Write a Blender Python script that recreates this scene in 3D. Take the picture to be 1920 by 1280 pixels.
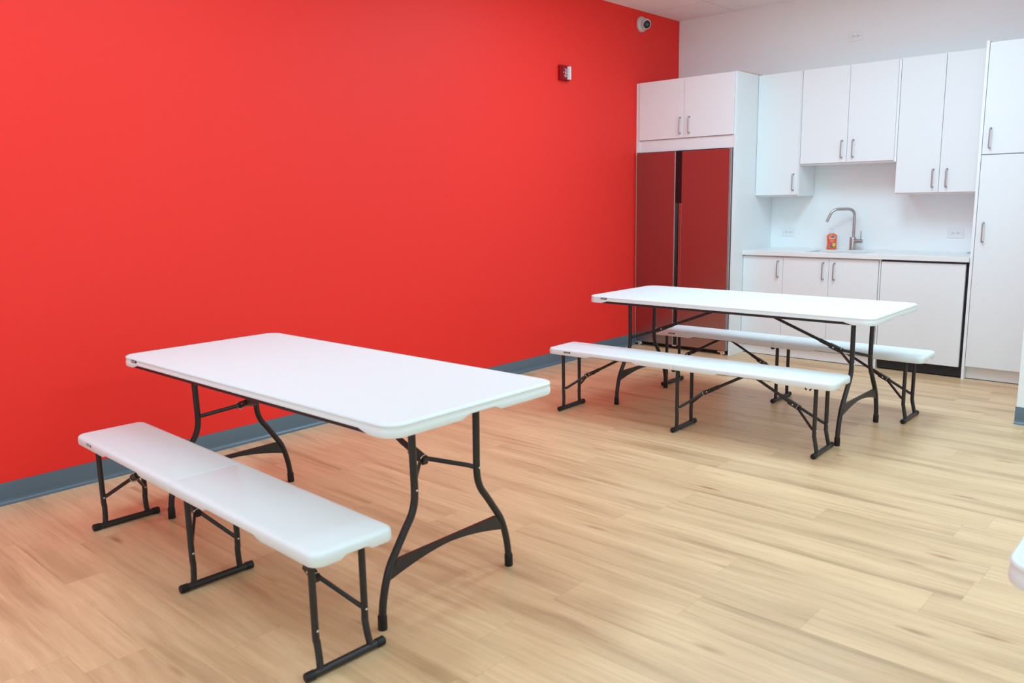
import bpy, bmesh, math, random
from mathutils import Vector, Matrix
PI = math.pi
S = bpy.context.scene
C = S.collection
for o in list(bpy.data.objects): bpy.data.objects.remove(o)

# ------------------------------------------------------------------ camera
def cam_axes(yaw, pitch, roll):
    cy, sy, cp, sp = math.cos(yaw), math.sin(yaw), math.cos(pitch), math.sin(pitch)
    f = Vector((-sy*cp, cy*cp, -sp)); r = Vector((cy, sy, 0)); u = r.cross(f)
    cr, sr = math.cos(roll), math.sin(roll)
    return cr*r + sr*u, -sr*r + cr*u, f
cd = bpy.data.cameras.new('camera')
cam = bpy.data.objects.new('camera', cd); C.objects.link(cam)
r_, u_, f_ = cam_axes(0.7402, 0.1743, -0.0189)
m = Matrix((r_, u_, -f_)).transposed().to_4x4()
m.translation = Vector((4.223, -7.0439, 1.3701))
cam.matrix_world = m
cd.sensor_width = 36.0; cd.lens = 36.0*1524.43/1920
cd.clip_start = 0.05; cd.clip_end = 60
cd.dof.use_dof = True; cd.dof.focus_distance = 5.2; cd.dof.aperture_fstop = 4.5
S.camera = cam

# ------------------------------------------------------------------ world, exposure, ceiling light
w = bpy.data.worlds.new('world'); S.world = w; w.use_nodes = True
w.node_tree.nodes['Background'].inputs[0].default_value = (0.9, 0.95, 1, 1)
w.node_tree.nodes['Background'].inputs[1].default_value = 0.3
S.view_settings.view_transform = 'Standard'; S.view_settings.look = 'None'
S.view_settings.exposure = 0.0; S.view_settings.gamma = 1.0
S.view_settings.use_curve_mapping = False
S.cycles.max_bounces = 14; S.cycles.diffuse_bounces = 9; S.cycles.glossy_bounces = 5
H = 2.977                                  # ceiling height
def troffer(x, y, sx, sy, power, col=(0.535, 0.86, 1.0)):
    l = bpy.data.lights.new('ceiling_light', 'AREA'); l.shape = 'RECTANGLE'
    l.size = sx; l.size_y = sy; l.energy = power; l.color = col
    o = bpy.data.objects.new('ceiling_light', l); C.objects.link(o)
    o.location = (x, y, H-0.012)
LIGHTS = [(1.2, -2.3, 17), (1.2, -5.0, 16), (1.2, -6.8, 36), (2.4, -2.3, 50), (3.6, -3.6, 28), (3.6, -6.8, 8),
          (6.6, -3.6, 27), (6.6, -5.0, 70), (6.6, -7.6, 8)]
for x, y, p in LIGHTS: troffer(x, y, 0.6, 1.2, p)

# fill light added for an assumed, unseen window behind the photographer
wl = bpy.data.lights.new('assumed_window_fill', 'AREA'); wl.shape = 'RECTANGLE'; wl.size = 6.4; wl.size_y = 1.8
wl.energy = 74; wl.color = (0.535, 0.86, 1.0)
wo = bpy.data.objects.new('assumed_window_fill', wl); C.objects.link(wo)
wo.location = (4.0, -10.17, 1.75); wo.rotation_euler = (math.radians(90), 0, 0)

# ------------------------------------------------------------------ material helpers
def nmat(name):
    mt = bpy.data.materials.new(name); mt.use_nodes = True
    nt = mt.node_tree; b = nt.nodes['Principled BSDF']
    return mt, nt, b
def simple(name, col, rough=0.5, metal=0.0, bump=0.0, bscale=400, spec=0.5, coat=0.0, var=0.0):
    mt, nt, b = nmat(name)
    b.inputs['Base Color'].default_value = (*col, 1); b.inputs['Roughness'].default_value = rough
    b.inputs['Metallic'].default_value = metal; b.inputs['Specular IOR Level'].default_value = spec
    b.inputs['Coat Weight'].default_value = coat
    if bump or var:
        tc = nt.nodes.new('ShaderNodeTexCoord'); nz = nt.nodes.new('ShaderNodeTexNoise')
        nz.inputs['Scale'].default_value = bscale; nz.inputs['Detail'].default_value = 3
        nt.links.new(tc.outputs['Object'], nz.inputs['Vector'])
        if bump:
            bp = nt.nodes.new('ShaderNodeBump'); bp.inputs['Strength'].default_value = bump
            bp.inputs['Distance'].default_value = 0.001
            nt.links.new(nz.outputs['Fac'], bp.inputs['Height']); nt.links.new(bp.outputs['Normal'], b.inputs['Normal'])
        if var:
            mr = nt.nodes.new('ShaderNodeMapRange'); mr.inputs['To Min'].default_value = rough-var; mr.inputs['To Max'].default_value = rough+var
            nt.links.new(nz.outputs['Fac'], mr.inputs['Value']); nt.links.new(mr.outputs['Result'], b.inputs['Roughness'])
    return mt
M_red = simple('red wall paint', (0.89, 0.0265, 0.019), 0.55, bump=0.25, bscale=260, spec=0.35)
M_wall = simple('white wall paint', (0.84, 0.85, 0.86), 0.6, bump=0.2, bscale=260, spec=0.3)
M_lam = simple('white laminate', (0.80, 0.81, 0.83), 0.38, bump=0.04, bscale=900, spec=0.4)
M_lamedge = simple('white laminate edge', (0.84, 0.85, 0.87), 0.35, spec=0.4)
M_quartz = simple('white quartz', (0.80, 0.80, 0.80), 0.25, var=0.05, bscale=60, spec=0.5)
M_plastic = simple('white blow moulded plastic', (0.765, 0.82, 0.84), 0.42, bump=0.15, bscale=1400, spec=0.4)
M_steel = simple('dark powder coated steel', (0.019, 0.0175, 0.019), 0.36, bump=0.06, bscale=1500, spec=0.45)
M_rub = simple('black rubber', (0.008, 0.008, 0.009), 0.5, spec=0.4)
M_chrome = simple('bright zinc', (0.75, 0.75, 0.76), 0.22, metal=1.0)
M_nickel = simple('brushed nickel', (0.42, 0.42, 0.43), 0.3, metal=1.0, var=0.06, bscale=200)
M_faucet = simple('brushed steel faucet', (0.46, 0.44, 0.43), 0.26, metal=1.0, var=0.05, bscale=200)
M_fr = simple('brushed dark stainless', (0.40, 0.37, 0.365), 0.24, metal=1.0, var=0.02, bscale=300)
M_fr.node_tree.nodes['Principled BSDF'].inputs['Anisotropic'].default_value = 0.9   # brushed sheet: reflections smear vertically
_t = M_fr.node_tree.nodes.new('ShaderNodeCombineXYZ'); _t.inputs[2].default_value = 1.0
M_fr.node_tree.links.new(_t.outputs[0], M_fr.node_tree.nodes['Principled BSDF'].inputs['Tangent'])
M_frside = simple('grey steel side', (0.45, 0.46, 0.47), 0.35, metal=0.7)
M_trim = simple('light aluminium strip', (0.7, 0.68, 0.67), 0.3, metal=1.0)
M_black = simple('black gloss glass', (0.006, 0.006, 0.007), 0.08)
M_dark = simple('matt black panel', (0.012, 0.012, 0.014), 0.6, bump=0.1, bscale=120)
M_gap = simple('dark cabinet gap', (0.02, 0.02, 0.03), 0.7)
M_base = simple('grey vinyl cove base', (0.098, 0.135, 0.170), 0.30, bump=0.03, bscale=200, spec=0.5)
M_plate = simple('white outlet plastic', (0.80, 0.81, 0.82), 0.3)
M_slot = simple('dark outlet slots', (0.05, 0.05, 0.055), 0.6)
M_ply = simple('raw plywood', (0.62, 0.46, 0.30), 0.7, bump=0.3, bscale=80)
M_sink = simple('white composite sink', (0.62, 0.66, 0.68), 0.3)
M_cam = simple('off white camera housing', (0.62, 0.60, 0.60), 0.35)
M_alarm = simple('dark red alarm plastic', (0.30, 0.004, 0.010), 0.5, spec=0.2)
M_strobe = simple('strobe lens', (0.75, 0.72, 0.78), 0.12)
M_ink = simple('white lettering', (0.72, 0.70, 0.70), 0.5)
M_plaque = simple('dark badge', (0.045, 0.022, 0.035), 0.35)
M_soap = simple('orange liquid soap', (0.80, 0.12, 0.035), 0.15, coat=0.3)
M_label = simple('orange pale label', (0.85, 0.34, 0.22), 0.4)
M_cap = simple('clear white pump', (0.72, 0.75, 0.80), 0.25)
M_navy = simple('navy emblem', (0.015, 0.03, 0.16), 0.4)
M_yel = simple('yellow print', (0.85, 0.62, 0.08), 0.4)
M_grn = simple('green print', (0.02, 0.22, 0.12), 0.4)
M_mag = simple('pink print', (0.75, 0.08, 0.16), 0.4)

def floor_mat():
    mt, nt, b = nmat('oak vinyl planks'); N = nt.nodes; L = nt.links
    def math_(op, a=None, c=None, d=None):
        n = N.new('ShaderNodeMath'); n.operation = op
        for i, v in enumerate((a, c, d)):
            if v is None: continue
            if isinstance(v, (int, float)): n.inputs[i].default_value = v
            else: L.new(v, n.inputs[i])
        return n.outputs[0]
    def noise(vec, scale, detail=4, rough=0.55, dist=0.0):
        n = N.new('ShaderNodeTexNoise'); n.inputs['Scale'].default_value = scale
        n.inputs['Detail'].default_value = detail; n.inputs['Roughness'].default_value = rough
        n.inputs['Distortion'].default_value = dist; L.new(vec, n.inputs['Vector']); return n.outputs['Fac']
    def comb(x, y, z=0.0):
        n = N.new('ShaderNodeCombineXYZ')
        for i, v in enumerate((x, y, z)):
            if isinstance(v, (int, float)): n.inputs[i].default_value = v
            else: L.new(v, n.inputs[i])
        return n.outputs[0]
    tc = N.new('ShaderNodeTexCoord'); sp = N.new('ShaderNodeSeparateXYZ'); L.new(tc.outputs['Object'], sp.inputs[0])
    X, Y = sp.outputs['X'], sp.outputs['Y']
    PW, PL = 0.178, 1.22
    ry = math_('DIVIDE', math_('ADD', Y, 0.046), PW); row = math_('FLOOR', ry); fy = math_('FRACT', ry)
    wn = N.new('ShaderNodeTexWhiteNoise'); wn.noise_dimensions = '1D'; L.new(row, wn.inputs['W'])
    xs = math_('ADD', math_('DIVIDE', X, PL), wn.outputs['Value']); colm = math_('FLOOR', xs); fx = math_('FRACT', xs)
    w2 = N.new('ShaderNodeTexWhiteNoise'); w2.noise_dimensions = '2D'; L.new(comb(row, colm), w2.inputs['Vector'])
    pid = w2.outputs['Value']
    off = math_('MULTIPLY', pid, 37.0)
    gx = math_('ADD', X, off)
    yo = math_('ADD', Y, math_('MULTIPLY', pid, 11.0))
    warp = noise(comb(math_('MULTIPLY', gx, 1.3), math_('MULTIPLY', yo, 4.0)), 1.0, 2)
    yw = math_('ADD', yo, math_('MULTIPLY', warp, 0.06))
    grain = noise(comb(math_('MULTIPLY', gx, 2.2), math_('MULTIPLY', yw, 46.0), off), 1.0, 6, 0.62)
    fine = noise(comb(math_('MULTIPLY', gx, 9.0), math_('MULTIPLY', yw, 300.0), off), 1.0, 3, 0.6)
    broad = noise(comb(math_('MULTIPLY', gx, 1.0), math_('MULTIPLY', yw, 9.0), off), 1.0, 3, 0.5)
    # knots
    vo = N.new('ShaderNodeTexVoronoi'); vo.inputs['Scale'].default_value = 1.0
    L.new(comb(math_('MULTIPLY', gx, 1.7), math_('MULTIPLY', yw, 7.0), off), vo.inputs['Vector'])
    kn = N.new('ShaderNodeMapRange'); kn.inputs['From Min'].default_value = 0.02; kn.inputs['From Max'].default_value = 0.13
    kn.inputs['To Min'].default_value = 1.0; kn.inputs['To Max'].default_value = 0.0
    L.new(vo.outputs['Distance'], kn.inputs['Value'])
    def ramp(fac, stops):
        n = N.new('ShaderNodeValToRGB'); e = n.color_ramp.elements
        e[0].position = stops[0][0]; e[0].color = (*stops[0][1], 1); e[1].position = stops[-1][0]; e[1].color = (*stops[-1][1], 1)
        for p, c in stops[1:-1]:
            q = e.new(p); q.color = (*c, 1)
        L.new(fac, n.inputs[0]); return n.outputs[0]
    def mix(kind, fac, a, c):
        n = N.new('ShaderNodeMix'); n.data_type = 'RGBA'; n.blend_type = kind
        if isinstance(fac, (int, float)): n.inputs[0].default_value = fac
        else: L.new(fac, n.inputs[0])
        for i, v in ((6, a), (7, c)):
            if isinstance(v, tuple): n.inputs[i].default_value = (*v, 1)
            else: L.new(v, n.inputs[i])
        return n.outputs[2]
    base = ramp(grain, [(0.26, (0.60, 0.395, 0.222)), (0.5, (0.72, 0.493, 0.292)), (0.74, (0.785, 0.56, 0.345))])
    base = mix('MULTIPLY', 0.85, base, ramp(broad, [(0.30, (0.66, 0.60, 0.54)), (0.46, (0.95, 0.93, 0.90)), (0.65, (1.05, 1.04, 1.02))]))
    base = mix('MULTIPLY', 0.35, base, ramp(fine, [(0.3, (0.82, 0.78, 0.74)), (0.6, (1.04, 1.04, 1.04))]))
    base = mix('MULTIPLY', 0.7, base, ramp(pid, [(0.0, (0.90, 0.88, 0.86)), (1.0, (1.06, 1.06, 1.06))]))
    base = mix('MULTIPLY', math_('MULTIPLY', kn.outputs[0], 0.8), base, (0.50, 0.36, 0.26))
    e1 = math_('MINIMUM', fy, math_('SUBTRACT', 1.0, fy)); e2 = math_('MINIMUM', fx, math_('SUBTRACT', 1.0, fx))
    seam = math_('MAXIMUM', math_('LESS_THAN', e1, 0.006), math_('LESS_THAN', e2, 0.0011))
    base = mix('MULTIPLY', math_('MULTIPLY', seam, 0.22), base, (0.45, 0.36, 0.28))
    L.new(base, b.inputs['Base Color'])
    rr = N.new('ShaderNodeMapRange'); rr.inputs['To Min'].default_value = 0.28; rr.inputs['To Max'].default_value = 0.42
    L.new(fine, rr.inputs['Value']); L.new(rr.outputs[0], b.inputs['Roughness'])
    b.inputs['Specular IOR Level'].default_value = 0.55
    bp = N.new('ShaderNodeBump'); bp.inputs['Strength'].default_value = 0.12; bp.inputs['Distance'].default_value = 0.001
    hh = math_('SUBTRACT', fine, math_('MULTIPLY', seam, 0.8)); L.new(hh, bp.inputs['Height']); L.new(bp.outputs[0], b.inputs['Normal'])
    return mt
M_floor = floor_mat()

def ceiling_mat():
    mt, nt, b = nmat('acoustic ceiling tile'); N = nt.nodes; L = nt.links
    tc = N.new('ShaderNodeTexCoord'); mp = N.new('ShaderNodeMapping'); L.new(tc.outputs['Object'], mp.inputs[0])
    mp.inputs['Location'].default_value = (1.22-0.575, 0.53+0.003, 0)
    br = N.new('ShaderNodeTexBrick'); br.offset = 0; br.inputs['Scale'].default_value = 1
    br.inputs['Brick Width'].default_value = 1.22; br.inputs['Row Height'].default_value = 0.61
    br.inputs['Mortar Size'].default_value = 0.0035; br.inputs['Mortar Smooth'].default_value = 0.2
    br.inputs['Color1'].default_value = (0.86, 0.85, 0.84, 1); br.inputs['Color2'].default_value = (0.84, 0.84, 0.83, 1)
    br.inputs['Mortar'].default_value = (0.55, 0.53, 0.52, 1); L.new(mp.outputs[0], br.inputs['Vector'])
    nz = N.new('ShaderNodeTexNoise'); nz.inputs['Scale'].default_value = 180; L.new(tc.outputs['Object'], nz.inputs['Vector'])
    bp = N.new('ShaderNodeBump'); bp.inputs['Strength'].default_value = 0.6; bp.inputs['Distance'].default_value = 0.002
    L.new(nz.outputs['Fac'], bp.inputs['Height']); L.new(bp.outputs[0], b.inputs['Normal'])
    L.new(br.outputs['Color'], b.inputs['Base Color']); b.inputs['Roughness'].default_value = 0.9
    return mt
M_ceil = ceiling_mat()

# ------------------------------------------------------------------ mesh builder
class MB:
    def __init__(s): s.bm = bmesh.new(); s.curved = False
    def box(s, x0, x1, y0, y1, z0, z1, bev=0.0):
        bm = s.bm
        vs = [bm.verts.new((x, y, z)) for x in (x0, x1) for y in (y0, y1) for z in (z0, z1)]
        fs = [bm.faces.new([vs[i] for i in q]) for q in ((0, 1, 3, 2), (4, 6, 7, 5), (0, 4, 5, 1), (2, 3, 7, 6), (0, 2, 6, 4), (1, 5, 7, 3))]
        if bev:
            es = list({e for f in fs for e in f.edges})
            bmesh.ops.bevel(bm, geom=es, offset=bev, segments=2, profile=0.5, affect='EDGES')
        return s
    def rings(s, rings, cap0=True, cap1=True, closed=True):
        s.curved = True
        bm = s.bm; R = [[bm.verts.new(p) for p in r] for r in rings]; n = len(R[0])
        for a, c in zip(R[:-1], R[1:]):
            for i in range(n if closed else n-1):
                j = (i+1) % n
                try: bm.faces.new((a[i], a[j], c[j], c[i]))
                except ValueError: pass
        if cap0: bm.faces.new(list(reversed(R[0])))
        if cap1: bm.faces.new(R[-1])
        return s
    def tube(s, pts, r, seg=14, r2=None, caps=True, up=None):
        """sweep; r / r2 = half widths along the two section axes"""
        pts = [Vector(p) for p in pts]; r2 = r if r2 is None else r2
        T = []
        for i in range(len(pts)):
            a = pts[max(i-1, 0)]; c = pts[min(i+1, len(pts)-1)]
            T.append((c-a).normalized())
        u = Vector(up) if up else (Vector((0, 0, 1)) if abs(T[0].z) < 0.9 else Vector((1, 0, 0)))
        rings = []
        for i, p in enumerate(pts):
            u = (u - T[i]*u.dot(T[i])).normalized(); v = T[i].cross(u)
            rr = r[i] if isinstance(r, (list, tuple)) else r; q = r2[i] if isinstance(r2, (list, tuple)) else r2
            rings.append([p + u*(rr*math.cos(2*PI*k/seg)) + v*(q*math.sin(2*PI*k/seg)) for k in range(seg)])
        return s.rings(rings, caps, caps)
    def cyl(s, a, c, r, seg=20, bev=0.0):
        a = Vector(a); c = Vector(c)
        if bev:
            d = (c-a).normalized()*bev
            return s.tube([a, a+d*0.0001, a+d, c-d, c-d*0.0001, c], [r-bev, r-bev, r, r, r-bev, r-bev], seg)
        return s.tube([a, c], r, seg)
    def lathe(s, prof, seg=32, at=(0, 0, 0), axis='z'):
        at = Vector(at); rings = []
        for rr, h in prof:
            rr = max(rr, 1e-4); ring = []
            for k in range(seg):
                a = 2*PI*k/seg; x, y = rr*math.cos(a), rr*math.sin(a)
                ring.append(at + (Vector((x, y, h)) if axis == 'z' else Vector((h, x, y)) if axis == 'x' else Vector((y, h, x))))
            rings.append(ring)
        return s.rings(rings)
    def bar(s, a, c, wd, th, up=(0, 0, 1), bev=0.0):
        a = Vector(a); c = Vector(c); d = (c-a).normalized(); u = Vector(up); u = (u-d*u.dot(d)).normalized(); v = d.cross(u)
        rg = []
        for p in (a, c): rg.append([p+u*wd/2+v*th/2, p+u*wd/2-v*th/2, p-u*wd/2-v*th/2, p-u*wd/2+v*th/2])
        return s.rings(rg)
    def prism(s, poly, y0, y1, plane='xz'):
        def P(a, b_, c): return (a, c, b_) if plane == 'xz' else (c, a, b_)
        return s.rings([[P(a, b_, y0) for a, b_ in poly], [P(a, b_, y1) for a, b_ in poly]])
    def build(s, name, mat, parent=None, smooth=True, angle=35):
        bm = s.bm; smooth = smooth and s.curved          # bevelled boxes stay flat shaded
        bmesh.ops.recalc_face_normals(bm, faces=bm.faces)
        if smooth:
            for f in bm.faces: f.smooth = True
        me = bpy.data.meshes.new(name); bm.to_mesh(me); bm.free()
        if smooth: me.set_sharp_from_angle(angle=math.radians(angle))
        me.materials.append(mat)
        o = bpy.data.objects.new(name, me); C.objects.link(o)
        if parent: o.parent = parent
        return o
def thing(name, label, cat, loc=(0, 0, 0), rz=0, group=None):
    o = bpy.data.objects.new(name, None); C.objects.link(o); o.empty_display_size = 0.1
    o.location = loc; o.rotation_euler = (0, 0, rz); return tag(o, label, cat, group)
def tag(o, label, cat, group=None):
    o['label'] = label; o['category'] = cat
    if group: o['group'] = group
    return o
def struct(name, mb, mat, smooth=False):
    o = mb.build(name, mat, None, smooth); o['kind'] = 'structure'; return o
def bx(name, mat, parent, x0, x1, y0, y1, z0, z1, bev=0.001):
    return MB().box(x0, x1, y0, y1, z0, z1, bev).build(name, mat, parent)
def fillet(pts, rad, n=6):
    pts = [Vector(p) for p in pts]; out = [pts[0]]
    for i in range(1, len(pts)-1):
        p, a, c = pts[i], pts[i-1], pts[i+1]
        d1 = (a-p); d2 = (c-p); R = rad[i-1] if isinstance(rad, (list, tuple)) else rad
        ang = d1.angle(d2); t = min(R/math.tan(ang/2), d1.length*0.49, d2.length*0.49)
        p1 = p+d1.normalized()*t; p2 = p+d2.normalized()*t
        for k in range(n+1):
            q = k/n; out.append((1-q)**2*p1 + 2*q*(1-q)*p + q*q*p2)
    out.append(pts[-1]); return out
def crom(pts, n=5):
    pts = [Vector(p) for p in pts]; P = [2*pts[0]-pts[1]]+pts+[2*pts[-1]-pts[-2]]; out = []
    for i in range(1, len(P)-2):
        for k in range(n):
            t = k/n; a, b_, c, d = P[i-1], P[i], P[i+1], P[i+2]
            out.append(0.5*((2*b_)+(c-a)*t+(2*a-5*b_+4*c-d)*t*t+(-a+3*b_-3*c+d)*t**3))
    out.append(pts[-1]); return out
def lettering(text, size, mat, parent, loc, rot, depth=0.0004, name='lettering'):
    cu = bpy.data.curves.new('txt', 'FONT'); cu.body = text; cu.size = size; cu.extrude = depth
    cu.align_x = 'CENTER'; cu.align_y = 'CENTER'; cu.space_character = 1.05
    t = bpy.data.objects.new('txt', cu); me = bpy.data.meshes.new_from_object(t); bpy.data.objects.remove(t)
    me.name = name; me.materials.clear(); me.materials.append(mat)
    o = bpy.data.objects.new(name, me); C.objects.link(o); o.parent = parent; o.location = loc; o.rotation_euler = rot
    return o

# ------------------------------------------------------------------ room shell
XR, YF = 8.6, -10.2
struct('floor', MB().box(-0.1, XR+0.1, YF-0.1, 0.1, -0.08, 0), M_floor)
struct('ceiling', MB().box(-0.1, XR+0.1, YF-0.1, 0.1, H, H+0.08), M_ceil)
struct('wall_left', MB().box(-0.1, 0, YF, 0.1, 0, H), M_red)
struct('wall_back', MB().box(0, 3.28, 0, 0.1, 0, H), M_wall)
struct('wall_alcove', MB().box(3.278, XR, -1.6, 0.1, 0, H, 0.002), M_wall)
struct('wall_right', MB().box(XR, XR+0.1, YF, -1.6, 0, H), M_wall)
struct('wall_front', MB().box(0, XR, YF-0.1, YF, 0, H), M_wall)
# vinyl cove base: thin face, flared toe
prof = [(0.0, 0.0), (0.025, 0.0), (0.0245, 0.002), (0.0165, 0.0055), (0.0100, 0.0115), (0.0060, 0.0190), (0.0042, 0.0270), (0.0035, 0.099), (0.0022, 0.102), (0.0, 0.102)]
struct('baseboard_left', MB().rings([[(d, YF, z) for d, z in prof], [(d, -0.655, z) for d, z in prof]]), M_base, True)
struct('baseboard_alcove', MB().rings([[(3.274, -1.6-d, z) for d, z in prof], [(XR, -1.6-d, z) for d, z in prof]]), M_base, True)

# ------------------------------------------------------------------ folding table
def rrect(x0, x1, y0, y1, rad, z, inset=0.0, nl=72, ns=36, nc=9):
    """rounded rectangle ring; rad = radii for corners (x0y0, x1y0, x1y1, x0y1); z number or f(x, y)"""
    x0 += inset; x1 -= inset; y0 += inset; y1 -= inset
    R = [max(q-inset, 0.0012) for q in rad]
    cen = [(x0+R[0], y0+R[0], PI), (x1-R[1], y0+R[1], 1.5*PI), (x1-R[2], y1-R[2], 0), (x0+R[3], y1-R[3], 0.5*PI)]
    out = []
    for i in range(4):
        cx, cy, a0 = cen[i]
        arc = [(cx+R[i]*math.cos(a0+k/nc*PI/2), cy+R[i]*math.sin(a0+k/nc*PI/2)) for k in range(nc+1)]
        out += arc
        nx, ny, b0 = cen[(i+1) % 4]; q = R[(i+1) % 4]
        e = (nx+q*math.cos(b0), ny+q*math.sin(b0)); st = arc[-1]; n = nl if i % 2 == 0 else ns
        for k in range(1, n): out.append((st[0]+(e[0]-st[0])*k/n, st[1]+(e[1]-st[1])*k/n))
    return [Vector((x, y, z(x, y) if callable(z) else z)) for x, y in out]
def sm(v, a, c):
    t = min(max((v-a)/(c-a), 0), 1); return t*t*(3-2*t)

def folding_table(label, loc, rz, group):
    t = thing('folding_table', label, 'table', (loc[0], loc[1], 0), rz, group)
    hx, hy = 0.9165, 0.3817
    def zb(x, y):                                             # lower edge of the skirt with its cut-outs
        lo, hi = 0.6855, 0.6985
        if abs(abs(y)-hy) < 0.03 and abs(x) < hx-0.05: k = 1-sm(abs(x), 0.765, 0.80)
        elif abs(abs(x)-hx) < 0.03: k = 1-sm(abs(y), 0.062, 0.084)
        else: k = 0
        return lo+(hi-lo)*k
    rad = [0.062]*4
    def ring(ins, z): return rrect(-hx, hx, -hy, hy, rad, z, ins)
    top = MB().rings([ring(0.0190, 0.7285), ring(0.0165, 0.7285), ring(0.0150, 0.7283), ring(0.0135, 0.7268), ring(0.0120, 0.7272), ring(0.0105, 0.7280),
                      ring(0.0050, 0.7275), ring(0.0018, 0.7255), ring(0.0002, 0.7215), ring(0.0018, 0.7195), ring(0.0022, 0.7085), ring(0.0006, 0.7055),
                      ring(0.0, 0.7035), ring(0.0003, lambda x, y: zb(x, y)+0.003), ring(0.0022, zb), ring(0.0055, zb),
                      ring(0.0075, lambda x, y: zb(x, y)+0.003), ring(0.0085, 0.712)])
    top.build('tabletop', M_plastic, t, angle=50)
    # dark side rails under both long edges and end rails
    for s in (-1, 1):
        y = s*(hy-0.0135)
        MB().box(-0.815, 0.815, y-0.0035, y+0.0035, 0.6835, 0.711, 0.001).build('side_rail', M_steel, t)
    # badge on the long side
    for s, xs in ((-1, -0.785),):
        p = MB().box(xs-0.0235, xs+0.0235, s*hy-0.0012, s*hy+0.002, 0.7095, 0.7205, 0.0008).build('badge', M_plaque, t)
        lettering('LIFETIME', 0.0088, M_ink, p, (xs, s*hy-0.0014, 0.7149), (PI/2, 0, 0))
    # wishbone leg frames
    legp = [(0.150, 0.705), (0.149, 0.60), (0.147, 0.50), (0.146, 0.43), (0.150, 0.385), (0.165, 0.345), (0.196, 0.302),
            (0.232, 0.250), (0.262, 0.205), (0.282, 0.155), (0.297, 0.095), (0.303, 0.045), (0.3045, 0.006)]
    for s in (-1, 1):
        x = s*0.734
        for k in (-1, 1):
            lg = MB().tube(crom([(x, k*a, z) for a, z in legp], 4), 0.0128, 16, up=(1, 0, 0)).build('leg', M_steel, t)
            MB().tube([(x, k*0.3035, 0.048), (x, k*0.304, 0.044), (x, k*0.3045, 0.002), (x, k*0.3045, 0)], [0.0142, 0.0155, 0.0158, 0.0145], 18, up=(1, 0, 0)).build('foot_cap', M_rub, lg)
            MB().lathe([(0.0045, 0.0), (0.0045, 0.0022), (0.003, 0.004)], 12, (x+s*0.0125, k*0.147, 0.43), 'x').build('rivet', M_chrome, lg)
        # arched cross plate
        n = 24; y0 = 0.262
        top_e = [(-y0+2*y0*i/n, 0.214+0.0*i) for i in range(n+1)]
        bot_e = []
        for i in range(n+1):
            q = 1-2*i/n
            bot_e.append(((y0+0.016)*q, 0.2-0.045*abs(q)**1.7*1.0))
        top_e = [(-0.236+0.472*i/n, 0.219) for i in range(n+1)]
        MB().prism(top_e+bot_e, x-0.006, x+0.006, 'yz').build('cross_plate', M_steel, t)
        # Y brace: two arms, hinge block, lock ring, strut
        hx_, hz = s*0.612, 0.474
        for k in (-1, 1):
            MB().tube(fillet([(x, k*0.142, 0.43), (x-s*0.022, k*0.128, 0.437), (hx_, k*0.008, hz)], 0.03), 0.0088, 10, 0.0062, up=(0, 0, 1)).build('brace_arm', M_steel, t)
        hb = MB().bar((hx_+s*0.018, 0, hz-0.007), (hx_-s*0.06, 0, hz+0.023), 0.026, 0.024).build('hinge_bracket', M_steel, t)
        MB().lathe([(0.0045, 0), (0.0045, 0.028), (0.003, 0.030)], 12, (hx_-s*0.035, -0.015, hz+0.013), 'y').build('rivet', M_chrome, hb)
        d = Vector((-s*0.36, 0, 0.14)).normalized(); ctr = Vector((hx_+s*0.006, 0, hz-0.001))
        u = Vector((0, 1, 0)); v = d.cross(u)
        ringp = [ctr + u*0.0165*math.cos(2*PI*i/24) + v*0.0185*math.sin(2*PI*i/24) for i in range(25)]
        MB().tube(ringp, 0.0016, 8, caps=False, up=d).build('lock_ring', M_chrome, hb)
        MB().tube([(hx_-s*0.045, 0, hz+0.0175), (hx_-s*0.11, 0, hz+0.043), (hx_-s*0.13, 0, hz+0.051), (s*0.07, 0, 0.685)], [0.012, 0.012, 0.009, 0.009], 10, [0.009, 0.009, 0.0075, 0.0075]).build('brace_strut', M_steel, t)
    return t

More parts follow.
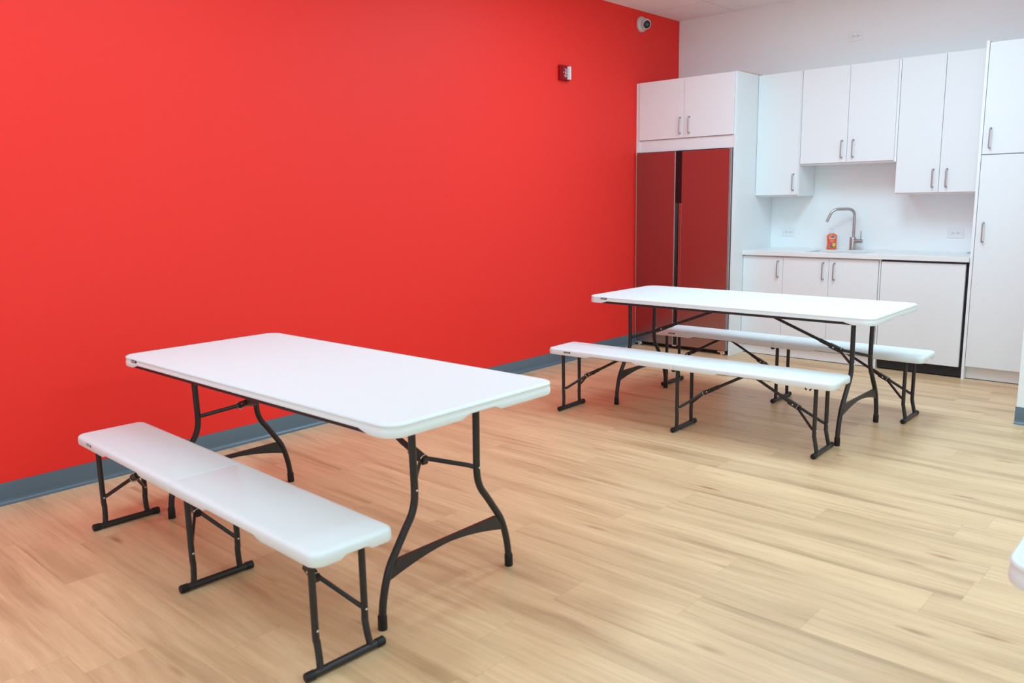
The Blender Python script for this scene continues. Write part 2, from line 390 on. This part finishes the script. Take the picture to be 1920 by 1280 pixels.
def folding_bench(label, loc, rz, group, mid=-1, mx=0.012, clip=False):
    t = thing('folding_bench', label, 'bench', (loc[0], loc[1], 0), rz, group)
    hx, hy = 0.9143, 0.1437
    def zb(x, y):
        lo, hi = 0.3755, 0.3860
        ax = abs(x)
        if abs(abs(y)-hy) < 0.02: k = sm(ax, 0.250, 0.280)*(1-sm(ax, 0.585, 0.615))
        elif abs(ax-hx) < 0.02: k = 1-sm(abs(y), 0.036, 0.054)
        else: k = 0
        return lo+(hi-lo)*k
    for s in (-1, 1):
        x0, x1 = (-hx, -0.0008) if s < 0 else (0.0008, hx)
        rad = [0.040, 0.003, 0.003, 0.040] if s < 0 else [0.003, 0.040, 0.040, 0.003]
        def ring(ins, z): return rrect(x0, x1, -hy, hy, rad, z, ins, nl=48, ns=30)
        def ring2(ins, z):
            q = ins*0.85                                       # only a small round-over along the seam
            xa, xb = (x0, x1+q) if s < 0 else (x0-q, x1)
            return rrect(xa, xb, -hy, hy, rad, z, ins, nl=48, ns=30)
        p = MB().rings([ring2(0.030, 0.4158), ring2(0.020, 0.4153), ring2(0.012, 0.4140), ring2(0.006, 0.4115), ring2(0.002, 0.4075), ring2(0.0, 0.401),
                        ring2(0.0, 0.393), ring2(0.0, lambda x, y: zb(x, y)+0.0025), ring2(0.002, zb), ring2(0.005, zb), ring2(0.0075, lambda x, y: zb(x, y)+0.003), ring2(0.009, 0.399)])
        pl = p.build('seat_panel', M_plastic, t, angle=50)
        if s < 0:
            bd = MB().box(-0.755-0.0255, -0.755+0.0255, -hy-0.0010, -hy+0.002, 0.3915, 0.4015, 0.0008).build('badge', M_plaque, pl)
            lettering('LIFETIME', 0.0088, M_ink, bd, (-0.755, -hy-0.0012, 0.3964), (PI/2, 0, 0))
        for k in (-1, 1):
            MB().box(min(s*0.05, s*0.80), max(s*0.05, s*0.80), k*(hy-0.022)-0.003, k*(hy-0.022)+0.003, 0.380, 0.4, 0.001).build('seat_rail', M_steel, t)
    # fold hinge knob under the seam
    for k in (-1, 1):
        MB().lathe([(0.004, -0.012), (0.0125, -0.010), (0.0135, 0.0), (0.0125, 0.010), (0.004, 0.012)], 8, (-0.002, k*(hy-0.018), 0.3735), 'y').build('hinge_knob', M_rub, t)
    frames = [(-0.826, -0.826, 1), (mx, mx, mid), (0.808, 0.826, -1)]
    for xt, xb, dr in frames:
        fr = MB().tube([(xb, -0.138, 0.0145), (xb, 0.138, 0.0145)], 0.0130, 16, 0.0125, up=(0, 0, 1)).build('foot_bar', M_steel, t)
        for k in (-1, 1):
            MB().tube([(xb, k*0.112, 0.0147), (xb, k*0.1125, 0.0147), (xb, k*0.139, 0.0147), (xb, k*0.1416, 0.0147)], [0.0138, 0.0147, 0.0147, 0.012], 16, up=(0, 0, 1)).build('end_cap', M_rub, fr)
            pts = [(xt, k*0.088, 0.399), (xt, k*0.088, 0.13), (xt+(xb-xt)*0.1, k*0.086, 0.10), (xt+(xb-xt)*0.6, k*0.087, 0.055), (xb, k*0.090, 0.022)]
            lg = MB().tube(crom(pts, 5), 0.0108, 14, up=(1, 0, 0)).build('leg', M_steel, t)
            MB().lathe([(0.004, 0.0), (0.004, 0.002), (0.0025, 0.0035)], 12, (xt+(0.0106), k*0.087, 0.137), 'x').build('rivet', M_chrome, lg)
        hx_, hz = xt+dr*0.128, 0.232
        for k in (-1, 1):
            MB().tube(fillet([(xt, k*0.087, 0.137), (xt+dr*0.022, k*0.076, 0.150), (hx_, k*0.007, hz)], 0.03), 0.0080, 10, 0.0058, up=(0, 0, 1)).build('brace_arm', M_steel, t)
        hb = MB().bar((hx_-dr*0.014, 0, hz-0.007), (hx_+dr*0.048, 0, hz+0.023), 0.024, 0.022).build('hinge_bracket', M_steel, t)
        MB().lathe([(0.004, 0), (0.004, 0.026), (0.0025, 0.028)], 12, (hx_+dr*0.022, -0.014, hz+0.0105), 'y').build('rivet', M_chrome, hb)
        d = Vector((dr*0.21, 0, 0.113)).normalized(); ctr = Vector((hx_-dr*0.002, 0, hz-0.001)); u = Vector((0, 1, 0)); v = d.cross(u)
        MB().tube([ctr + u*0.0155*math.cos(2*PI*i/24) + v*0.0175*math.sin(2*PI*i/24) for i in range(25)], 0.0015, 8, caps=False, up=d).build('lock_ring', M_chrome, hb)
        MB().tube([(hx_+dr*0.03, 0, hz+0.0145), (hx_+dr*0.085, 0, hz+0.044), (hx_+dr*0.10, 0, hz+0.052), (hx_+dr*0.285, 0, hz+0.152)], [0.0115, 0.0115, 0.0085, 0.0085], 10, [0.0085, 0.0085, 0.007, 0.007]).build('brace_strut', M_steel, t)
    if clip:
        cp = [Vector((0.734+0.016*math.cos(a), 0, 0.345+0.016*math.sin(a)+0.0)) for a in [math.radians(-60+300*i/20) for i in range(21)]]
        c = MB().tube(cp, 0.0045, 8, up=(0, 1, 0)); c.box(0.729, 0.739, -0.006, 0.006, 0.360, 0.4, 0.001)
        c.build('leg_clip', M_rub, t)
    return t

folding_table('long white folding table near the red wall with one bench in front', (1.5188, -5.2347), 0.0036, 'white folding tables')
folding_table('long white folding table in front of the kitchen between two benches', (1.9042, -2.373), -0.0032, 'white folding tables')
folding_table('white rounded table corner cut off at the right edge of the photo', (4.872, -5.118), 0.0, 'white folding tables')
folding_bench('white folding bench in front of the nearest long table by red wall', (1.4979, -5.7113), -0.0255, 'white folding benches', -1, 0.012)
folding_bench('white folding bench on the near side of the table by the kitchen', (1.8018, -2.8846), 0.0367, 'white folding benches', 1, 0.002, True)
folding_bench('white folding bench on the far side of table, nearest the kitchen cabinets', (1.950, -1.8869), 0.0051, 'white folding benches', -1, 0.012)

# ------------------------------------------------------------------ kitchen
def pull(parent, x, y, z0, z1):
    """bent bar pull on a front whose face is at y, bar stands 30 mm proud"""
    p = fillet([(x, y+0.0005, z0), (x, y-0.030, z0), (x, y-0.030, z1), (x, y+0.0005, z1)], 0.011, 6)
    mb = MB().tube(p, 0.0047, 12, up=(1, 0, 0))
    for z in (z0, z1): mb.lathe([(0.0072, 0.0), (0.0072, -0.003), (0.0055, -0.005)], 14, (x, y, z), 'y')
    return mb.build('handle', M_nickel, parent)
def door(parent, x0, x1, yf, z0, z1, th=0.018, hx=None, hz=None, name='door'):
    d = bx(name, M_lam, parent, x0, x1, yf, yf+th, z0, z1, 0.0012)
    if hx is not None: pull(d, hx, yf, hz[0], hz[1])
    return d

# fridge housing: side panels, filler, bridge rail
t = thing('fridge_housing', 'tall white fridge surround with two overhead doors beside the red wall', 'cabinet', (0.47, -0.35, 0))
def K(o): o.location = Vector(o.location)-Vector(t.location); return o
def kb(name, mat, par, *a, **k):
    o = bx(name, mat, par, *a, **k)
    if par is t: K(o)
    return o
FY = -0.7108
kb('side_panel', M_lam, t, 0.9545, 0.9735, FY, -0.002, 0.0, 2.3536)
kb('side_panel', M_lam, t, 0.0015, 0.006, FY, -0.002, 0.0, 2.352)
kb('filler_strip', M_lam, t, 0.0065, 0.0385, FY, FY+0.018, 1.752, 2.352)
kb('carcass', M_lam, t, 0.0395, 0.954, FY+0.03, -0.002, 1.80, 2.345)
kb('rail', M_lam, t, 0.039, 0.954, FY+0.006, FY+0.024, 1.7505, 1.852)
for x0, x1, hx in ((0.0405, 0.4895, 0.459), (0.4925, 0.9525, 0.546)):
    d = door(t, x0, x1, FY-0.012, 1.8555, 2.351, 0.020, hx, (1.893, 2.025)); K(d)
o = bx('wood_cleat', M_ply, None, 0.945, 0.9725, -0.66, -0.02, 2.3545, 2.3625, 0.001)
tag(o, 'thin raw wood strip lying on top of the fridge surround', 'wood strip')

# refrigerator
t = thing('refrigerator', 'side by side dark stainless refrigerator reflecting the red wall', 'refrigerator', (0.47, -0.35, 0))
RY = -0.735
kb('body', M_frside, t, 0.022, 0.944, -0.655, -0.05, 0.045, 1.735, bev=0.003)
dl = kb('door', M_fr, t, 0.0245, 0.4185, RY, RY+0.055, 0.040, 1.7455, bev=0.002)
MB().box(0.4188, 0.4235, RY+0.0, RY+0.05, 0.040, 1.7455, 0.001).build('door_edge', M_trim, dl)
dr_ = kb('door', M_fr, t, 0.4880, 0.9380, RY, RY+0.055, 0.040, 1.7425, bev=0.002)
MB().box(0.4655, 0.4875, RY+0.001, RY+0.05, 0.040, 1.300, 0.001).build('door_strip', M_fr, dr_)
MB().box(0.4595, 0.4650, RY+0.006, RY+0.045, 0.040, 1.300, 0.001).build('door_edge', M_trim, dr_)
MB().box(0.9385, 0.9475, RY+0.006, RY+0.07, 0.040, 1.7425, 0.001).build('door_edge', M_frside, dr_)
dp = MB().box(0.4255, 0.4872, RY+0.003, RY+0.045, 1.303, 1.7425, 0.001).build('control_panel', M_black, dr_)
for z in (1.615, 1.53, 1.51, 1.49): MB().box(0.452, 0.460, RY+0.0022, RY+0.004, z, z+0.003).build('indicator', simple('dim display mark', (0.12, 0.03, 0.03), 0.4), dp)
kb('handle_recess', M_black, t, 0.4235, 0.4595, RY+0.025, RY+0.055, 0.045, 1.74, bev=0)
kb('plinth', M_dark, t, 0.05, 0.93, -0.665, -0.60, 0.004, 0.042)
for x in (0.05, 0.895):
    f = MB().box(x-0.03, x+0.035, RY+0.004, RY+0.055, 0.022, 0.038, 0.003)
    f.lathe([(0.012, 0), (0.017, 0.003), (0.017, 0.022)], 18, (x, RY+0.03, 0.0), 'z')
    f.lathe([(0.006, -0.03), (0.012, -0.026), (0.012, 0.01)], 14, (x+0.028, RY+0.03, 0.020), 'y')
    K(f.build('levelling_foot', M_chrome, t))
f = MB().box(0.412, 0.455, RY+0.005, RY+0.05, 0.028, 0.040, 0.002).build('hinge_plate', M_chrome, t); K(f)
f = MB().box(0.905, 0.945, RY+0.015, RY+0.07, 1.743, 1.7495, 0.001).build('hinge_plate', M_frside, t); K(f)

# wall cabinets
def wall_cab(label, x0, x1, z0, z1, doors, strip=None, group='white wall cabinets'):
    global t
    t = thing('wall_cabinet', label, 'cabinet', ((x0+x1)/2, -0.16, z0), 0, group)
    c = MB(); yb, yf = -0.002, -0.312; th = 0.016
    c.box(x0+0.0005, x0+th, yf, yb, z0, z1, 0.0008); c.box(x1-th, x1-0.0005, yf, yb, z0, z1, 0.0008)
    c.box(x0+th, x1-th, yf, yb, z0, z0+th, 0.0005); c.box(x0+th, x1-th, yf, yb, z1-th, z1, 0.0005)
    c.box(x0+th, x1-th, yb-0.008, yb, z0+th, z1-th)
    K(c.build('carcass', M_lam, t))
    if strip: kb('filler_strip', M_lamedge, t, strip[0], strip[1], -0.3305, -0.3125, z0+0.0005, z1)
    for a, b_, h in doors: K(door(t, a, b_, -0.331, z0+0.013, z1+0.001, 0.0185, h, (z0+0.0505, z0+0.181)))
    return t
wall_cab('single door white wall cabinet hung directly beside the fridge surround', 0.9745, 1.3575, 1.3426, 2.349, [(0.9765, 1.3490, 1.312)], (1.3505, 1.3572))
wall_cab('shorter two door white wall cabinet hung above the faucet', 1.3585, 2.1185, 1.592, 2.349, [(1.3615, 1.7375, 1.701), (1.7405, 2.0985, 1.790)], (2.1005, 2.1178))
t = wall_cab('long two door white wall cabinet hung left of the tall pantry', 2.1195, 2.700, 1.3426, 2.351, [(2.1215, 2.4275, 2.388), (2.4305, 2.6960, 2.482)])

# pantry
t = thing('pantry_cabinet', 'tall white pantry cabinet at the right end of the kitchen', 'cabinet', (3.0, -0.26, 0))
PY = -0.523
kb('side_panel', M_lamedge, t, 2.7228, 2.7415, PY, -0.002, 0.0, 2.3706)
kb('side_panel', M_lam, t, 3.250, 3.268, PY, -0.002, 0.0, 2.3706)
kb('carcass', M_lam, t, 2.742, 3.2495, PY+0.022, -0.002, 0.105, 2.350)
kb('toe_kick', M_lam, t, 2.742, 3.2495, -0.467, -0.452, 0.004, 0.1)
kb('toe_kick_gap_strip', M_gap, t, 2.742, 3.2495, -0.468, -0.455, 0.0, 0.004, bev=0)  # dark strip filling the gap below the toe kick
K(door(t, 2.7455, 3.2475, PY-0.001, 1.6115, 2.357, 0.019, 2.790, (1.652, 1.785)))
K(door(t, 2.7455, 3.2475, PY-0.001, 0.1005, 1.6045, 0.019, 2.792, (1.004, 1.137)))

# base cabinets
BY = -0.5201
def base_cab(label, x0, x1, doors):
    global t
    t = thing('base_cabinet', label, 'cabinet', ((x0+x1)/2, -0.26, 0), 0, 'white base cabinets')
    c = MB(); th = 0.016; yb, yf = -0.002, BY+0.021
    c.box(x0+0.0004, x0+th, yf, yb, 0.1, 0.856, 0.0005); c.box(x1-th, x1-0.0004, yf, yb, 0.1, 0.856, 0.0005)
    c.box(x0+th, x1-th, yf, yb, 0.1, 0.116); c.box(x0+th, x1-th, yb-0.008, yb, 0.116, 0.856)
    c.box(x0+th, x1-th, yf, yf+0.016, 0.80, 0.856)
    K(c.build('carcass', M_lam, t))
    kb('toe_kick', M_lam, t, x0, x1, -0.4772, -0.462, 0.004, 0.0995)
    kb('toe_kick_gap_strip', M_gap, t, x0, x1, -0.478, -0.464, 0.0, 0.004, bev=0)  # dark strip along the foot of the toe kick
    for a, b_, h in doors: K(door(t, a, b_, BY, 0.105, 0.8445, 0.019, h, (0.681, 0.812)))
base_cab('narrow one door white base cabinet next to the fridge', 0.9745, 1.3335, [(0.9765, 1.3320, 1.292)])
base_cab('two door white base cabinet under the sink', 1.3345, 2.100, [(1.3345, 1.7140, 1.672), (1.7165, 2.0965, 1.761)])
o = bx('end_panel', M_lam, None, 2.1015, 2.1135, BY+0.002, -0.02, 0.0, 0.8555, 0.0008)
tag(o, 'thin white upright panel between the sink cabinet and dishwasher', 'panel')
# dishwasher
t = thing('dishwasher', 'white fronted dishwasher with black plinth, set under the counter', 'dishwasher', (2.41, -0.26, 0))
kb('body', M_dark, t, 2.122, 2.712, BY+0.03, -0.03, 0.01, 0.853)
kb('front_panel', M_lam, t, 2.1185, 2.7005, BY-0.003, BY+0.024, 0.0865, 0.8405, bev=0.0015)
kb('counter_gap_shade', simple('navy counter gap shade', (0.006, 0.008, 0.05), 0.3), t, 2.1185, 2.702, BY+0.012, BY+0.03, 0.8415, 0.8555, bev=0.0005)  # shaded gap under the counter, painted as a dark navy strip
kb('plinth', M_dark, t, 2.122, 2.718, BY+0.052, BY+0.06, 0.0, 0.086, bev=0.001)
p = MB(); p.tube([Vector((2.225+0.022*math.cos(a), BY+0.050, 0.052+0.022*math.sin(a))) for a in [2*PI*i/24 for i in range(25)]], 0.0035, 8, caps=False, up=(0, 1, 0))
K(p.build('valve_ring', M_rub, t)); p = MB().lathe([(0.0045, 0), (0.0045, -0.006), (0.003, -0.008)], 12, (2.197, BY+0.052, 0.074), 'y'); K(p.build('screw', M_plate, t))

# countertop with sink cut-out
CT, CB, CY = 0.8924, 0.8572, -0.5452
sx0, sx1, sy0, sy1 = 1.49, 1.965, -0.455, -0.155
c = MB()
xs = [0.9745, sx0, sx1, 2.7215]; ys = [CY, sy0, sy1, -0.0015]
bm = c.bm; V = {}
for k, z in enumerate((CB, CT)):
    for i, x in enumerate(xs):
        for j, y in enumerate(ys): V[i, j, k] = bm.verts.new((x, y, z))
for i in range(3):
    for j in range(3):
        if (i, j) == (1, 1): continue
        for k in (0, 1): bm.faces.new((V[i, j, k], V[i+1, j, k], V[i+1, j+1, k], V[i, j+1, k]))
for i in range(3):
    for j in (0, 3): bm.faces.new((V[i, j, 0], V[i+1, j, 0], V[i+1, j, 1], V[i, j, 1]))
    for q in (0, 3): bm.faces.new((V[q, i, 0], V[q, i+1, 0], V[q, i+1, 1], V[q, i, 1]))
for a, b_ in (((1, 1), (2, 1)), ((2, 1), (2, 2)), ((2, 2), (1, 2)), ((1, 2), (1, 1))):
    bm.faces.new((V[a[0], a[1], 0], V[b_[0], b_[1], 0], V[b_[0], b_[1], 1], V[a[0], a[1], 1]))
o = c.build('countertop', M_quartz, None)
mod = o.modifiers.new('bevel', 'BEVEL'); mod.width = 0.002; mod.segments = 2; mod.limit_method = 'ANGLE'
tag(o, 'continuous white countertop running from the fridge to the pantry', 'countertop')
R4 = [0.03]*4
sk = MB()
def sr(i, z): return rrect(sx0-0.006, sx1+0.006, sy0-0.006, sy1+0.006, R4, z, i, 8, 6, 6)
sk.rings([sr(-0.012, CB-0.0006), sr(0.0, CB-0.0006), sr(0.003, CB-0.02), sr(0.006, CB-0.16), sr(0.03, CB-0.18), sr(0.12, CB-0.184)], cap0=False)
o = sk.build('sink_basin', M_sink, None)
tag(o, 'undermount sink basin set in the white countertop below the faucet', 'sink')

# faucet
t = thing('faucet', 'brushed steel gooseneck faucet standing behind the sink', 'faucet', (1.735, -0.08, CT))
MB().lathe([(0.0275, 0), (0.0275, 0.003), (0.0255, 0.005), (0.0255, 0.104), (0.0245, 0.106), (0.012, 0.106)], 32).build('body', M_faucet, t)
dx, dy = -0.80, -0.60
sp = fillet([(0.004, 0, 0.10), (0.004, 0, 0.338), (0.004+dx*0.176, dy*0.176, 0.338), (0.004+dx*0.222, dy*0.222, 0.234)], [0.062, 0.075], 14)
MB().tube(sp, 0.0115, 20, up=(0, 1, 0)).build('spout', M_faucet, t)
MB().tube([(0.02, 0, 0.073), (0.075, 0, 0.073), (0.077, 0, 0.073)], [0.0165, 0.0165, 0.0145], 24).build('valve', M_faucet, t)
MB().tube([(0.064, 0, 0.084), (0.064, 0, 0.160)], 0.0040, 12).build('lever', M_faucet, t)

# soap bottle
t = thing('soap_bottle', 'orange pump bottle of hand soap on the counter beside the faucet', 'bottle', (1.562, -0.085, CT), 0.55)
def oval(a, b_, z, n=28): return [Vector((a*math.cos(2*PI*k/n), b_*math.sin(2*PI*k/n), z)) for k in range(n)]
pf = [(0.036, 0.020, 0.0), (0.0405, 0.0235, 0.003), (0.041, 0.024, 0.012), (0.0375, 0.022, 0.036), (0.0370, 0.022, 0.052), (0.0395, 0.023, 0.080), (0.0415, 0.024, 0.105), (0.0405, 0.0235, 0.116),
      (0.034, 0.021, 0.124), (0.022, 0.017, 0.130), (0.0145, 0.0145, 0.133), (0.0135, 0.0135, 0.135)]
bt = MB().rings([oval(*q) for q in pf]).build('bottle', M_soap, t)
lb = MB()
def lpatch(fx0, fx1, z0, z1, off, elps=False, n=14):
    """patch wrapped on the front face of the bottle"""
    def ab(z):
        for (a, b1, za), (c_, d1, zc) in zip(pf[:-1], pf[1:]):
            if za <= z <= zc: q = (z-za)/(zc-za); return a+(c_-a)*q, b1+(d1-b1)*q
        return pf[-1][:2]
    mb = MB(); mb.curved = True; vs = []
    cx, cz, hw, hh = (fx0+fx1)/2, (z0+z1)/2, (fx1-fx0)/2, (z1-z0)/2
    for j in range(n+1):
        v = -1+2*j/n; z = cz+v*hh; a, b1 = ab(z); k = math.sqrt(max(1-v*v, 0.0004)) if elps else 1
        vs.append([mb.bm.verts.new((cx+hw*k*(-1+2*i/n), -(b1+off)*math.sqrt(max(1-((cx+hw*k*(-1+2*i/n))/(a+off))**2, 0)), z)) for i in range(n+1)])
    for j in range(n):
        for i in range(n): mb.bm.faces.new((vs[j][i], vs[j][i+1], vs[j+1][i+1], vs[j+1][i]))
    return mb
lpatch(-0.030, 0.030, 0.085, 0.118, 0.0004, True).build('label_band', M_label, bt)
em = lpatch(-0.018, 0.018, 0.100, 0.113, 0.0008, True).build('emblem', M_navy, bt)
lettering('softsoap', 0.0075, M_ink, em, (0, -0.0252, 0.1063), (PI/2, 0, 0))
lpatch(-0.022, 0.022, 0.088, 0.092, 0.0008).build('label_line', M_ink, bt)
lpatch(-0.016, 0.016, 0.074, 0.0765, 0.0006).build('label_line', M_ink, bt)
lpatch(-0.012, 0.012, 0.066, 0.068, 0.0006).build('label_line', M_ink, bt)
lpatch(-0.002, 0.027, 0.024, 0.056, 0.0006, True).build('fruit_print', M_yel, bt)
lpatch(-0.024, 0.006, 0.034, 0.058, 0.0009, True).build('fruit_print', M_mag, bt)
lpatch(-0.019, 0.010, 0.014, 0.034, 0.0012, True).build('fruit_print', M_grn, bt)
MB().lathe([(0.0150, 0.134), (0.0152, 0.148), (0.0125, 0.151), (0.0055, 0.152), (0.0055, 0.170), (0.0105, 0.171), (0.0105, 0.178), (0.004, 0.180)], 24).build('pump', M_cap, t)
MB().tube([(0, 0, 0.175), (-0.018, -0.012, 0.176), (-0.030, -0.020, 0.171)], [0.0045, 0.004, 0.003], 10).build('pump_nozzle', M_cap, t)

# strainer on the counter
t = thing('sink_strainer', 'small round metal sink strainer lying on counter by the pantry', 'strainer', (2.625, -0.085, CT))
MB().lathe([(0.021, 0.0), (0.029, 0.006), (0.030, 0.009), (0.027, 0.009), (0.018, 0.004), (0.004, 0.004), (0.003, 0.012), (0.006, 0.014), (0.005, 0.017)], 28).build('bowl', M_chrome, t)

# ------------------------------------------------------------------ outlets
def outlet(label, xc, zc, scale=1.0):
    t = thing('wall_outlet', label, 'outlet', (xc, 0, zc), 0, 'duplex wall outlets')
    w2, h2 = 0.0575*scale, 0.0365*scale
    bx('cover_plate', M_plate, t, -w2, w2, -0.0055, -0.0005, -h2, h2, 0.0015)
    ins = bx('receptacle', M_plate, t, -0.034, 0.034, -0.0072, -0.005, -0.0165, 0.0165, 0.0008)
    for cx in (-0.018, 0.016):
        s = MB()
        s.box(cx-0.0075, cx-0.0005, -0.0078, -0.0070, -0.0085, -0.0060); s.box(cx-0.0075, cx-0.0005, -0.0078, -0.0070, 0.0045, 0.0070)
        s.lathe([(0.0032, -0.0070), (0.0032, -0.0078)], 12, (cx+0.0085, 0, 0.0), 'y')
        s.build('socket', M_slot, ins)
    MB().lathe([(0.0025, -0.005), (0.0025, -0.0062)], 10, (-0.047, 0, 0), 'y').build('screw', M_nickel, t)
    MB().lathe([(0.0025, -0.005), (0.0025, -0.0062)], 10, (0.047, 0, 0), 'y').build('screw', M_nickel, t)
outlet('white wall outlet high on the wall above the wall cabinets', 1.643, 2.616)
outlet('white wall outlet on the backsplash left of the soap bottle', 1.144, 1.029)
outlet('white wall outlet on the backsplash right of faucet near the pantry', 2.488, 1.038)

# ------------------------------------------------------------------ security camera on the red wall
t = thing('security_camera', 'white turret security camera high on the red wall corner', 'camera', (0, -0.652, 2.862))
MB().lathe([(0.066, 0.0005), (0.067, 0.006), (0.062, 0.022), (0.052, 0.030)], 40, axis='x').build('mount_base', M_cam, t)
ax = Vector((0.80, -0.45, -0.30)).normalized()
def along(prof, org, ax, seg=36):
    u = ax.cross(Vector((0, 0, 1))).normalized(); v = ax.cross(u); org = Vector(org)
    return MB().rings([[org+ax*h+u*(max(r, 1e-4)*math.cos(2*PI*k/seg))+v*(max(r, 1e-4)*math.sin(2*PI*k/seg)) for k in range(seg)] for r, h in prof])
og = (0.040, 0.0, 0.0)
hs = along([(0.01, -0.045), (0.035, -0.030), (0.0455, -0.010), (0.047, 0.006), (0.045, 0.010), (0.0425, 0.012), (0.0425, 0.040), (0.040, 0.043), (0.033, 0.043)], og, ax).build('camera_ball', M_cam, t)
ln = along([(0.0335, 0.041), (0.0335, 0.0455), (0.031, 0.047), (0.016, 0.047)], og, ax).build('lens_ring', M_black, hs)
along([(0.015, 0.046), (0.013, 0.050), (0.006, 0.053), (0.0, 0.0535)], og, ax).build('lens', simple('coated lens glass', (0.012, 0.02, 0.035), 0.05, coat=1.0), hs)

# ------------------------------------------------------------------ fire alarm horn strobe on the red wall
t = thing('fire_alarm', 'red fire alarm horn strobe with white lens on the red wall', 'alarm', (0, -1.765, 2.342))
hsg = bx('housing', M_alarm, t, 0.0005, 0.030, -0.058, 0.058, -0.058, 0.058, 0.004)
MB().box(0.0295, 0.036, -0.045, 0.012, -0.052, 0.052, 0.002).build('grille', M_alarm, hsg)
MB().lathe([(0.004, 0.0355), (0.004, 0.0375)], 10, (0, -0.030, 0.0), 'x').build('led', M_ink, hsg)
lettering('FIRE', 0.036, M_ink, hsg, (0.0368, -0.006, -0.002), (PI/2, PI/2, PI/2), 0.0004)
st = MB(); pr = [(0.030, 0.024), (0.050, 0.029), (0.050, 0.048), (0.030, 0.054)]
st.rings([[(a, b_, -0.050) for a, b_ in pr], [(a, b_, 0.050) for a, b_ in pr]]).build('strobe_lens', M_strobe, t)
